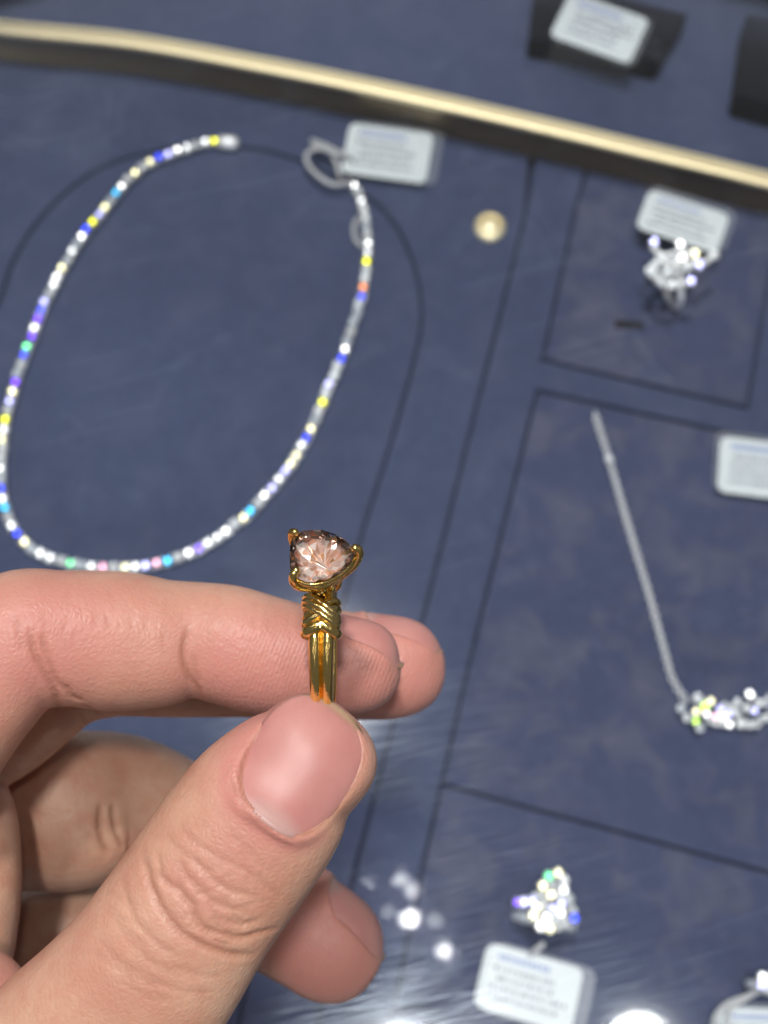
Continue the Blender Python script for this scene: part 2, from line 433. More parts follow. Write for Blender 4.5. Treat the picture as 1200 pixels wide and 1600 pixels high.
M['card'] = card_mat()
def rrect(w_, h_, r, n=5):
    out = []
    for cx, cy, a0 in ((w_ / 2 - r, h_ / 2 - r, 0), (-w_ / 2 + r, h_ / 2 - r, 90), (-w_ / 2 + r, -h_ / 2 + r, 180), (w_ / 2 - r, -h_ / 2 + r, 270)):
        for k in range(n + 1):
            a = R(a0 + 90 * k / n); out.append((cx + r * math.cos(a), cy + r * math.sin(a)))
    return out
def price_tag(cor, z, label, tilt=(0, 0), sl=(.0022, 0), seed=0, cords=()):
    rd = random.Random(seed)
    c = [G(x, y, z) for x, y in cor]; ctr = sum(c, Vector()) / 4
    ex = ((c[1] - c[0]) + (c[2] - c[3])) / 2; ey = ((c[0] - c[3]) + (c[1] - c[2])) / 2
    W = ex.length; H = ey.length; a = math.atan2(ex.y, ex.x)
    t = empty('price_tag', ctr, a); t.rotation_euler = (tilt[0], tilt[1], a)
    tag(t, label, 'price tag', 'price tags beside the jewellery')
    MB().prism(rrect(W, H, .0022), -.00012, .0003).build('card', M['card'], t, False)
    q = [(x + sl[0], y + sl[1]) for x, y in rrect(W * 1.07, H * 1.09, .0028)]
    MB().prism(q, .0006, .0009).build('plastic_sleeve', M['sleeve'], t, False)
    b = MB(); y = H * .30
    for r in range(5):
        x = -W * (.40 if r else .36) + rd.uniform(0, .1) * W; xe = W * rd.uniform(.22, .40)
        hh = H * .035 if r else H * .05
        while x < xe:
            wd = W * rd.uniform(.012, .045)
            if r: b.prism([(x, y - hh), (x + wd, y - hh), (x + wd, y + hh), (x, y + hh)], .00031, .00036)
            x += wd + W * rd.uniform(.012, .03)
        y -= H * .145
    b.build('printed_rows', M['ink'], t, False)
    b = MB(); x = -W * .36
    while x < W * .15:
        wd = W * rd.uniform(.03, .05); b.prism([(x, H * .29), (x + wd, H * .29), (x + wd, H * .38), (x, H * .38)], .00031, .00036); x += wd + W * .012
    b.build('printed_heading', M['ink_blue'], t, False)
    bpy.context.view_layer.update()
    mi = t.matrix_world.inverted()
    for cd_ in cords:
        pts_ = [mi @ G(x, y, zz) for x, y, zz in spline(cd_, 8)]
        MB().tube(pts_, .0007, 6).build('cord', M['cord'], t)
    return t
price_tag([(545, 192), (675, 210), (668, 288), (534, 270)], .006, 'white price tag in clear sleeve joined by looped cord to the long necklace', seed=1,
          cords=[[(548, 284, .006), (520, 288, .007), (492, 270, .008), (478, 248, .009), (488, 234, .009), (512, 234, .008), (524, 252, .007), (532, 278, .006)],
                 [(486, 219, .008), (505, 226, .009), (530, 238, .008), (552, 246, .0075)], [(488, 226, .008), (515, 236, .009), (545, 244, .008)],
                 [(560, 340, .004), (553, 355, .004), (556, 375, .004), (566, 385, .004)]])
price_tag([(1016, 299), (1139, 338), (1121, 396), (991, 353)], .012, 'white price tag tilted behind the ring with the open diamond flower', tilt=(R(6), 0), seed=2, sl=(.001, .001))
price_tag([(887, -6), (1017, 25), (980, 107), (863, 50)], .014, 'white price tag lying on a black block beyond the gold rail', seed=3, sl=(.0008, -.0008))
price_tag([(1128, 683), (1262, 698), (1252, 786), (1118, 767)], .006, 'white price tag cut by the right edge above the cluster pendant', seed=4, sl=(-.0006, .0006))
price_tag([(766, 1470), (916, 1518), (888, 1612), (734, 1573)], .008, 'large slanted white price tag just below the teardrop diamond ring', seed=5, sl=(.0022, 0),
          cords=[[(828, 1492, .009), (838, 1484, .011), (850, 1474, .011)]])
price_tag([(1128, 1577), (1275, 1577), (1265, 1665), (1120, 1655)], .008, 'white price tag at the bottom right corner with a pale cord curving over it', seed=6, sl=(0, .0006),
          cords=[[(1196, 1543, .010), (1170, 1556, .010), (1138, 1568, .010), (1118, 1590, .010), (1114, 1625, .009)], [(1192, 1545, .010), (1160, 1562, .010), (1140, 1580, .010), (1134, 1610, .009)]])

# black blocks beyond the rail
def block(cor, z1, label):
    c = [G(x, y, z1) for x, y in cor]; ctr = sum(c, Vector()) / 4; t = [(p - ctr).to_2d() for p in c]
    e = pad('display_block', t, 0, z1 - PZ, M['black'], None, 0, .0012); e.location = (ctr.x, ctr.y, PZ + .0002)
    tag(e, label, 'display block'); return e
block([(838, -40), (1075, 20), (1030, 98), (826, 62)], .011, 'low black block under the price tag beyond the gold rail')
block([(1168, 20), (1320, 50), (1300, 190), (1150, 148)], .013, 'low black block cut by the right edge beyond the gold rail')

# brass disc
bd = empty('brass_disc', G(765, 356, PZ)); tag(bd, 'small round brass disc lying alone on the velvet between necklace and flower ring', 'disc')
b = MB(); prof = [(0, .0026), (.0022, .0025), (.0025, .0019), (.0040, .0018), (.0045, .0013), (.0046, 0)]
V = []; n = 32
for r_, z in prof:
    for k in range(n): V.append((r_ * math.cos(2 * math.pi * k / n), r_ * math.sin(2 * math.pi * k / n), z))
F = [(i * n + k, (i + 1) * n + k, (i + 1) * n + (k + 1) % n, i * n + (k + 1) % n) for i in range(len(prof) - 1) for k in range(n)]
M['disc'] = m_gold('pale_brass', (1, .90, .62), .5); 
b.add(V, F).build('disc_face', M['disc'], bd)
MB().tube([(.0031 * math.cos(a), .0031 * math.sin(a), .002) for a in np.linspace(0, 2 * math.pi, 28, endpoint=False)], .0003, 6, closed=True).build('raised_rim', M['disc'], bd)

# ------------------------------------------------------------------ jewellery on the right
def cluster(name, label, cat, base_px, stones, z, size, wires, flash=.4, zj=.001, band=None):
    t = empty(name, G(base_px[0], base_px[1], PZ)); tag(t, label, cat); inv = Matrix.Translation(-t.location)
    b = MB()
    for (x, y, *s) in stones:
        r = size * (s[0] if s else 1); zz = z + random.uniform(-zj, zj); p = G(x, y, zz)
        fl = random.random() < flash
        put_stone(p, r, t, inv, fl, (random.choice(FIRE) if random.random() < .4 else random.choice(FIRE[-3:])) if fl else random.choice(WHITE[::2]), .4)
        q = p - t.location
        b.tube([q - Vector((0, 0, r * 1.1)), q - Vector((0, 0, r * .35)), q + Vector((0, 0, r * .06))], [r * .5, r * 1.0, r * 1.08], 8, caps=True)
    b.build('collet_cluster', M['silver'], t)
    for wv in wires:
        pp = [G(x, y, zz) - t.location for x, y, zz in spline(wv[0], 6)]
        MB().tube(pp, wv[1], 7).build('metal_arm', M['silver'], t)
    if band:
        c, ax, rr = band; c = G(*c) - t.location; ax = Vector(ax).normalized(); u = Vector((0, 0, 1)); v = ax.cross(u)
        MB().tube([c + (u * math.cos(a) + v * math.sin(a)) * rr for a in np.linspace(0, 2 * math.pi, 40, endpoint=False)], .0009, 8, closed=True).build('band', M['silver'], t)
    return t
fs = [(1022, 378), (1063, 382), (1085, 398, 1.2), (1117, 398), (1093, 414), (1066, 404), (1060, 411, 1.2), (1032, 404), (1025, 413), (1018, 424, 1.3), (1045, 427, 1.2), (1072, 419), (1051, 445), (1080, 439), (1034, 441)]
cluster('flower_ring', 'diamond ring with an open flower head standing in front of its tilted tag', 'ring', (1055, 425), fs, .019, .00125,
        [([(1018, 385, .018), (1035, 400, .0185), (1062, 395, .0185), (1085, 398, .0185)], .0008), ([(1022, 425, .018), (1030, 440, .018), (1050, 446, .018), (1080, 440, .018)], .001),
         ([(1032, 404, .018), (1045, 415, .018), (1060, 411, .018), (1093, 414, .018), (1117, 398, .018)], .0009), ([(1045, 427, .018), (1072, 419, .018)], .0008)],
        band=((1050, 440, .010), (1, .25, 0), .0068))
td = [(960, 120), (920, 135), (895, 175), (985, 150), (900, 205), (868, 225), (940, 172), (930, 215), (965, 215), (985, 190), (1000, 232, 1.2), (870, 265), (902, 262), (940, 270), (972, 290), (1018, 280),
      (855, 300), (885, 345, 1.1), (925, 355), (957, 342, 1.1), (982, 325), (1030, 312), (910, 310), (940, 312), (815, 245), (785, 245, .8), (975, 250), (900, 235), (850, 240)]
td = [(520 + a[0] / 2.727, 1320 + a[1] / 2.727, *a[2:]) for a in td]
cluster('teardrop_ring', 'ring with a domed teardrop head packed with small colourful sparkling diamonds', 'ring', (865, 1425), td, .019, .0012,
        [([(812, 1412, .014), (830, 1408, .016), (850, 1405, .0175)], .0012)], flash=.55, band=((850, 1440, .010), (.2, 1, 0), .0068))
pc = [(180, 500), (250, 610), (380, 390, 1.4), (460, 480, 1.4), (480, 570), (360, 540), (355, 650), (400, 730), (530, 420), (515, 640), (590, 600), (670, 600), (740, 570), (830, 550), (750, 690), (885, 670, 1.4),
      (985, 690), (1070, 680), (1140, 620), (845, 430), (990, 340, 1.2), (960, 500, 1.2), (1040, 530), (1080, 440), (1160, 440), (700, 480), (640, 510), (600, 660), (680, 670), (780, 500), (1210, 600), (1260, 480), (1230, 380), (1290, 560)]
pc = [(1040 + a[0] / 7.5, 1040 + a[1] / 7.5, *a[2:]) for a in pc]
pn = cluster('cluster_necklace', 'fine link chain ending in a cluster of round stones at the right edge', 'necklace', (1110, 1110), pc, .007, .00098, [], flash=.3)
cp = [G(x, y, PZ + .0012) for x, y in spline([(930, 648), (940, 680), (952, 718), (973, 791), (995, 865), (1016, 935), (1037, 1012), (1051, 1061), (1072, 1095)], 8)]
b = MB()
for i, p in enumerate(resample(cp, .00135)):
    q = p - pn.location; k = i % 2
    ring = []
    for a in np.linspace(0, 2 * math.pi, 8, endpoint=False):
        dx, dy = math.cos(a) * .00105, math.sin(a) * .00066
        ring.append(q + (Vector((dy, dx, 0)) if k else Vector((0, dx, dy))))
    b.tube(ring, .00023, 5, closed=True)
tag(b.build('chain', M['silver'], pn), kind='stuff')
MB().sphere(G(952, 718, PZ + .0018) - pn.location, .0012).build('chain_slide', M['silver'], pn)
cluster('corner_ring', 'diamond ring cut off by the right edge just above the bottom corner tag', 'ring', (1200, 1540), [(1192, 1527), (1190, 1538), (1202, 1532), (1212, 1520), (1215, 1536), (1204, 1545)], .016, .0012, [], flash=.5,
        band=((1215, 1550, .010), (.3, 1, 0), .0065))

# ------------------------------------------------------------------ gold ring in the fingers
RC = P(507, 1003, 149.0); RR = .0080           # centre, radius of the band's middle line
UP = D(0, -1, 0); TW = D(0, 0, 1); RX = D(1, 0, 0)
ring = empty('gold_ring', RC); tag(ring, 'yellow gold ring with a pale pink three-prong stone pinched upright between thumb and index finger', 'ring')
def circ(phi, r=RR, x=0.0):
    "phi: 0 = up in the photo, 90 = towards the lens"
    return (UP * math.cos(phi) + TW * math.sin(phi)) * r + RX * x
# band: two rounded ridges with a groove, thicker at the shoulders
PHI_H = R(46)
V = []; NS = 120
for i in range(NS):
    ph = 2 * math.pi * i / NS
    dd = abs((ph - PHI_H + math.pi) % (2 * math.pi) - math.pi)
    wd = .00108 + .00030 * max(0, 1 - dd / R(110)); 
    prof = []
    for sx in (1, -1):                      # two half-round ridges
        for k in range(11):
            t = math.pi * (.02 + .96 * k / 10); prof.append((wd * (.5 * sx + .5 * math.cos(t)), .00025 + .00075 * math.sin(t)))
    for k in range(6): prof.append((wd * (-.95 + 1.9 * k / 5), -.0005 - .0001 * math.sin(math.pi * k / 5)))
    for x, y in prof: V.append(circ(ph, RR + y, x))
F = [(i * 28 + k, i * 28 + (k + 1) % 28, ((i + 1) % NS) * 28 + (k + 1) % 28, ((i + 1) % NS) * 28 + k) for i in range(NS) for k in range(28)]
MB().add(V, F).build('band', M['gold'], ring)
# wire wraps at both shoulders
def wrap(phc, sgn):
    spec = [(-.27, .62, .00036, 'gold_pale'), (-.10, .60, .00044, 'gold_pale'), (.06, .58, .00036, 'gold_pale'), (-.22, -.50, .00034, 'gold'), (.02, -.46, .00042, 'gold_pale')]
    for (off, slant, rad, mm) in spec:
        ln = []
        for a in np.linspace(0, 2 * math.pi, 40, endpoint=False):
            x = .00166 * math.cos(a); y = .00138 * math.sin(a) + .0001
            ph = phc + sgn * (off * .001 * 1.9 / RR * 1.6 + slant * .5 * x / RR * 2.0)
            ln.append(circ(ph, RR + y + (.0002 if slant > 0 else -.0001), x))
        MB().tube(ln, rad, 8, closed=True).build('wire_wrap', M[mm], ring)
    # rounded collar under the wires
    ln = []; 
    for (off, rad, kk) in ((.30, .00062, 1.0), ):
        pp = []
        for a in np.linspace(0, 2 * math.pi, 40, endpoint=False):
            x = .00152 * math.cos(a); y = .00115 * math.sin(a)
            pp.append(circ(phc + sgn * (R(6.5) + abs(x) * 70), RR + y, x))
        MB().tube(pp, rad, 8, closed=True).build('collar', M['gold'], ring)
wrap(PHI_H + R(20.5), 1); wrap(PHI_H - R(20.5), -1)
# head frame: hx right, hy along band (up the photo), hn outward
hn = (UP * math.cos(PHI_H) + TW * math.sin(PHI_H)); hy = (UP * math.sin(PHI_H) - TW * math.cos(PHI_H))
tilt = Matrix.Rotation(R(4), 3, hn); hx = tilt @ RX; hy = tilt @ hy
HO = hn * (RR + .0056) + RX * .0002
def H(x, y, z): return HO + hx * x * .00096 + hy * y * .001 + hn * z * .001
# outline of the stone: soft rounded triangle with its point to the right (mm)
ol = spline([(3.55, .1), (2.7, 1.55), (1.2, 2.85), (-.6, 3.45), (-2.2, 3.3), (-3.1, 2.3), (-3.3, .9), (-3.3, -.7), (-3.15, -2.1), (-2.2, -3.15), (-.7, -3.4), (1.1, -2.75), (2.6, -1.5), (3.55, .1)], 4)[:-1]
ol = ol[:, :2]; NO = len(ol)
def olr(ang):
    a = np.arctan2(ol[:, 1], ol[:, 0]); r_ = np.hypot(ol[:, 0], ol[:, 1]); o = np.argsort(a); a = a[o]; r_ = r_[o]
    a = np.concatenate([a - 2 * np.pi, a, a + 2 * np.pi]); r_ = np.tile(r_, 3); return float(np.interp(ang, a, r_))
def gem(h=12):
    V = []; n = 2 * h; rg = random.Random(5)
    def row(k, z, off, m, jr=.0, jz=.0):
        s = len(V)
        for i in range(m):
            a = 2 * math.pi * (i + off + rg.uniform(-jr, jr) * 3) / m; r_ = olr((a + math.pi) % (2 * math.pi) - math.pi) * (k + rg.uniform(-jr, jr)); V.append(H(r_ * math.cos(a), r_ * math.sin(a), z + rg.uniform(-jz, jz)))
        return s
    F = []
    def band(a, b, m):               # triangles between two staggered rows of m points (b is half a step ahead of a)
        for i in range(m): F.extend([(a + i, b + i, a + (i + 1) % m), (b + i, b + (i + 1) % m, a + (i + 1) % m)])
    t = row(.52, 1.22, 0, h); st = row(.72, .98, .5, h, .03, .05); st2 = row(.88, .56, 1.0, h, .02, .05)
    g1 = row(1.0, .14, 0, n); g2_ = row(1.0, -.06, 0, n)
    F.append(tuple(t + i for i in range(h))); band(t, st, h); band(st, st2, h)
    for i in range(h):               # st2[i] stands at step i+1
        e = 2 * (i + 1)
        F += [(st2 + i, g1 + (e - 1) % n, g1 + e % n), (st2 + i, g1 + e % n, g1 + (e + 1) % n), (st2 + i, g1 + (e + 1) % n, st2 + (i + 1) % h)]
    for i in range(n):
        j = (i + 1) % n; F.append((g1 + i, g2_ + i, g2_ + j, g1 + j))
    p0 = row(.84, -.30, .5, n, .05, .14); p1 = row(.64, -.7, 1.0, n, .07, .26); p2 = row(.42, -1.15, 1.5, n, .06, .30); p3 = row(.21, -1.6, 2.0, n, .03, .22)
    band(g2_, p0, n); band(p0, p1, n); band(p1, p2, n); band(p2, p3, n)
    V.append(H(.8, -.5, -1.8)); c = len(V) - 1; F.extend((p3 + i, c, p3 + (i + 1) % n) for i in range(n))
    return MB().add(V, F)
mg = bpy.data.materials.new('pale_pink_stone'); mg.use_nodes = True; t_ = NT(mg); mg.node_tree.nodes.remove(t_.b)
tr_ = t_.n('ShaderNodeBsdfTransparent'); tr_.inputs[0].default_value = (1, .97, .95, 1)
gl_ = t_.n('ShaderNodeBsdfGlossy'); gl_.inputs['Roughness'].default_value = .04; fr_ = t_.n('ShaderNodeFresnel'); fr_.inputs[0].default_value = 1.75
mx_ = t_.n('ShaderNodeMixShader'); t_.l(fr_.outputs[0], mx_.inputs[0]); t_.l(tr_.outputs[0], mx_.inputs[1]); t_.l(gl_.outputs[0], mx_.inputs[2]); t_.l(mx_.outputs[0], mg.node_tree.nodes['Material Output'].inputs[0])
o = gem().build('pink_stone', mg, ring, False)
for nm_, c_, ro_, me_ in (('pink_facet', (1.0, .74, .66), .06, .5), ('peach_facet', (1.0, .60, .44), .10, .6), ('rose_facet', (.85, .48, .44), .05, .75), ('pale_facet', (1.0, .90, .86), .16, .35), ('gold_glint_facet', (1.0, .70, .36), .12, .85)):
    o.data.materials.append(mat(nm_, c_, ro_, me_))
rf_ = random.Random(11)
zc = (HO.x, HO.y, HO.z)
for p in o.data.polygons:      # mixed facet tints imitate light and gold returned by the cut back
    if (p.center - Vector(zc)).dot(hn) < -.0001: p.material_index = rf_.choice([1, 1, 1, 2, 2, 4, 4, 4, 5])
# prongs
def prong(ang, base, lean=0):
    r_ = olr(ang); x, y = r_ * math.cos(ang), r_ * math.sin(ang)
    pts_ = [H(base[0], base[1], -4.2), H(x * .55, y * .55, -3.0), H(x * .90, y * .90, -1.7), H(x * 1.06, y * 1.06, -.5), H(x * 1.06, y * 1.06, .4), H(x * .97, y * .97, .75)]
    pp = spline(pts_, 6); rr = np.interp(np.linspace(0, 1, len(pp)), [0, .5, .85, 1], [.00056, .00050, .00044, .00034])
    b = MB().tube(pp, list(rr), 10); b.sphere(H(x * .96, y * .96, .72), .00044); b.build('prong', M['gold'], ring)
prong(R(2), (.8, 0)); prong(R(136), (-.6, .5)); prong(R(222), (-.6, -.5))
# gallery rails and cup
for k, z, rad, nm in ((.93, -.62, .00030, 'seat_rail'), (.66, -2.1, .00032, 'lower_rail')):
    MB().tube([H(p[0] * k, p[1] * k, z) for p in ol], rad, 8, closed=True).build(nm, M['gold'], ring)
V = []; lv = [(.80, -.9), (.74, -1.5), (.60, -2.3), (.44, -3.0), (.36, -3.8), (.40, -4.7)]
for k, z in lv:
    for i, p in enumerate(ol):
        f = 1 + (.05 * math.sin(i * 2.4 + z * 3)); V.append(H(p[0] * k * f, p[1] * k * f * .9, z))
for k, z in reversed(lv):
    for i, p in enumerate(ol): V.append(H(p[0] * (k - .07), p[1] * (k - .07) * .9, z))
F = [(r * NO + i, r * NO + (i + 1) % NO, (r + 1) * NO + (i + 1) % NO, (r + 1) * NO + i) for r in range(len(lv) * 2 - 1) for i in range(NO)]
F += [((len(lv) * 2 - 1) * NO + i, (len(lv) * 2 - 1) * NO + (i + 1) % NO, (i + 1) % NO, i) for i in range(NO)]
MB().add(V, F).build('cup', M['gold'], ring, False)
b = MB()
for i in range(46):
    a = random.uniform(0, 2 * math.pi); z = random.uniform(-4.4, -1.2); k = float(np.interp(-z, [.9, 1.5, 2.3, 3.0, 3.8, 4.7], [.8, .74, .6, .44, .36, .4])) * 1.0
    r_ = olr((a + math.pi) % (2 * math.pi) - math.pi) * k; b.sphere(H(r_ * math.cos(a), r_ * math.sin(a) * .9, z), random.uniform(.00018, .0003), 6, 4)
tag(b.build('gold_beading', M['gold_pale'], ring, False), kind='stuff')

# ------------------------------------------------------------------ hand
def finger(mb, ctrl, k=.9, per=7, n=40, tipn=2.3, cap0=True):
    """ctrl rows: px, py, depth mm, in-image radius px, [k]; the last row is the very tip"""
    c = [list(r) + ([k] if len(r) == 4 else []) for r in ctrl]
    tip = c[-1]; body = spline(c[:-1], per)
    e = body[-1]; L = np.hypot(tip[0] - e[0], tip[1] - e[1]); rows = list(body)
    for t in [.12, .25, .38, .5, .6, .7, .78, .85, .91, .955, .985, .998]:
        f = (1 - t ** tipn) ** (1 / tipn)
        rows.append([e[0] + (tip[0] - e[0]) * t, e[1] + (tip[1] - e[1]) * t, e[2] + (tip[2] - e[2]) * t, e[3] * f, e[4]])
    rows = np.array(rows); N = len(rows)
    ctr = [P(*r[:3]) for r in rows]; V = []
    tw = D(0, 0, 1)
    for i in range(N):
        tg = (ctr[min(i + 1, N - 1)] - ctr[max(i - 1, 0)]).normalized()
        b_ = (tw - tg * tw.dot(tg)).normalized(); a_ = tg.cross(b_)
        r1 = rows[i][3] * rows[i][2] / FPX / 1000; r2 = r1 * rows[i][4]
        for q in range(n):
            t = 2 * math.pi * q / n; cx, sy = math.cos(t), math.sin(t)
            ex = 2 / 2.25
            V.append(ctr[i] + a_ * (abs(cx) ** ex * math.copysign(1, cx) * r1) + b_ * (abs(sy) ** ex * math.copysign(1, sy) * r2))
    F = [(i * n + q, i * n + (q + 1) % n, (i + 1) * n + (q + 1) % n, (i + 1) * n + q) for i in range(N - 1) for q in range(n)]
    F.append(tuple(reversed(range(n)))); F.append(tuple((N - 1) * n + q for q in range(n)))
    mb.add(V, F)
hb = MB()
# index
finger(hb, [(-420, 1560, 166, 150), (-250, 1400, 163, 125), (-120, 1200, 160, 106), (-42, 1085, 159, 104), (22, 1008, 160, 113), (100, 997, 161, 106), (180, 1001, 162.5, 109), (250, 1003, 163, 101), (302, 999, 163.5, 90), (350, 1006, 163.5, 93),
            (410, 1022, 163.5, 92), (470, 1032, 163.5, 85), (540, 1042, 163.5, 73), (627, 1043, 163.5, 60)], .98)
# middle
finger(hb, [(-460, 1600, 185, 140), (-280, 1400, 182, 120), (-130, 1205, 180, 104), (0, 1118, 179, 100), (90, 1052, 179, 94), (170, 1034, 180, 86), (270, 1034, 180.5, 86), (400, 1030, 180.5, 90), (500, 1037, 180.5, 87),
            (590, 1044, 180.5, 80), (696, 1046, 180.5, 70)], .95)
# ring finger
finger(hb, [(-460, 1700, 215, 140), (-300, 1480, 209, 125), (-170, 1330, 201, 118), (-60, 1284, 197, 118), (50, 1262, 195, 126), (120, 1260, 195, 127), (172, 1248, 197, 104), (215, 1256, 199, 98), (270, 1290, 201, 100), (332, 1338, 197, 99), (422, 1411, 191, 97), (497, 1467, 188, 86), (584, 1529, 187, 80)], .92)
# little finger
finger(hb, [(-420, 1800, 224, 110), (-260, 1580, 218, 100), (-120, 1500, 212, 90), (0, 1478, 210, 84), (110, 1462, 209, 84), (170, 1455, 210, 72), (240, 1470, 211, 74), (290, 1500, 211, 66), (345, 1540, 211, 60)], .9)
# thumb
finger(hb, [(-330, 2080, 168, 250), (-130, 1890, 158, 215), (40, 1735, 149, 178), (140, 1630, 146, 160), (205, 1555, 144.5, 148), (246, 1502, 144, 143), (305, 1413, 143.5, 136), (362, 1332, 143.5, 135), (412, 1265, 143.5, 131), (454, 1216, 144, 117), (483, 1190, 144, 101), (547, 1115, 144.5, 90)], .80, tipn=2.5)
# palm and the base pads at the left edge
finger(hb, [(-620, 1900, 185, 330), (-480, 1800, 185, 320), (-330, 1700, 184, 260), (-230, 1560, 182, 190), (-150, 1500, 180, 130), (-90, 1440, 176, 60)], .62)
finger(hb, [(-140, 1180, 176, 80), (-88, 1270, 174, 105), (-74, 1370, 173, 106), (-80, 1460, 173, 104), (-100, 1600, 172, 80)], .75)
finger(hb, [(-260, 1760, 168, 150), (-130, 1660, 164, 140), (-62, 1580, 160, 110), (-10, 1500, 158, 60)], .8)
# wrist
finger(hb, [(-1150, 2550, 140, 420), (-900, 2250, 152, 370), (-640, 1980, 168, 345), (-420, 1800, 180, 290), (-300, 1700, 184, 200)], .62)
me0 = hb.mesh('hand_form'); tmp = bpy.data.objects.new('hand_form', me0); COL.objects.link(tmp)
rm = tmp.modifiers.new('r', 'REMESH'); rm.mode = 'VOXEL'; rm.voxel_size = .00029; rm.adaptivity = 0
sm = tmp.modifiers.new('s', 'SMOOTH'); sm.factor = .5; sm.iterations = 9
dg = bpy.context.evaluated_depsgraph_get(); ev = tmp.evaluated_get(dg); hm = bpy.data.meshes.new_from_object(ev)
bpy.data.objects.remove(tmp); bpy.data.meshes.remove(me0); hm.name = 'hand'
NV = len(hm.vertices); co = np.empty(NV * 3); hm.vertices.foreach_get('co', co); co = co.reshape(-1, 3)
nr = np.empty(NV * 3); hm.vertices.foreach_get('normal', nr); nr = nr.reshape(-1, 3)
ed = np.empty(len(hm.edges) * 2, int); hm.edges.foreach_get('vertices', ed); ed = ed.reshape(-1, 2)
deg = np.bincount(ed.ravel(), minlength=NV).astype(float)
def laplace(arr, wgt, it):
    a = arr.copy()
    for _ in range(it):
        s = np.zeros_like(a)
        for k in range(a.shape[1]):
            s[:, k] = np.bincount(ed[:, 0], a[ed[:, 1], k], NV) + np.bincount(ed[:, 1], a[ed[:, 0], k], NV)
        a += (s / deg[:, None] - a) * wgt[:, None]
    return a
def tovec(v): return np.array(list(v))
CMi = np.array(CM.inverted())
def topx(c):
    q = c @ CMi[:3, :3].T + CMi[:3, 3]; return 600 + q[:, 0] / -q[:, 2] * FPX, 800 - q[:, 1] / -q[:, 2] * FPX, -q[:, 2] * 1000
bvh = BVHTree.FromPolygons([tuple(x) for x in co], [tuple(p.vertices) for p in hm.polygons])
CAMP = Vector((0, 0, CAM_H))
def hit(px, py):
    d = (P(px, py, 100) - CAMP).normalized(); h = bvh.ray_cast(CAMP, d)
    return h[0], h[1]
kd = KDTree(NV)
for i, v in enumerate(co): kd.insert(v, i)
kd.balance()

tintA = np.zeros(NV)   # redness
crease_shade = np.zeros(NV)   # shade painted into the folds and nail borders
padm = np.zeros(NV)    # finger print areas

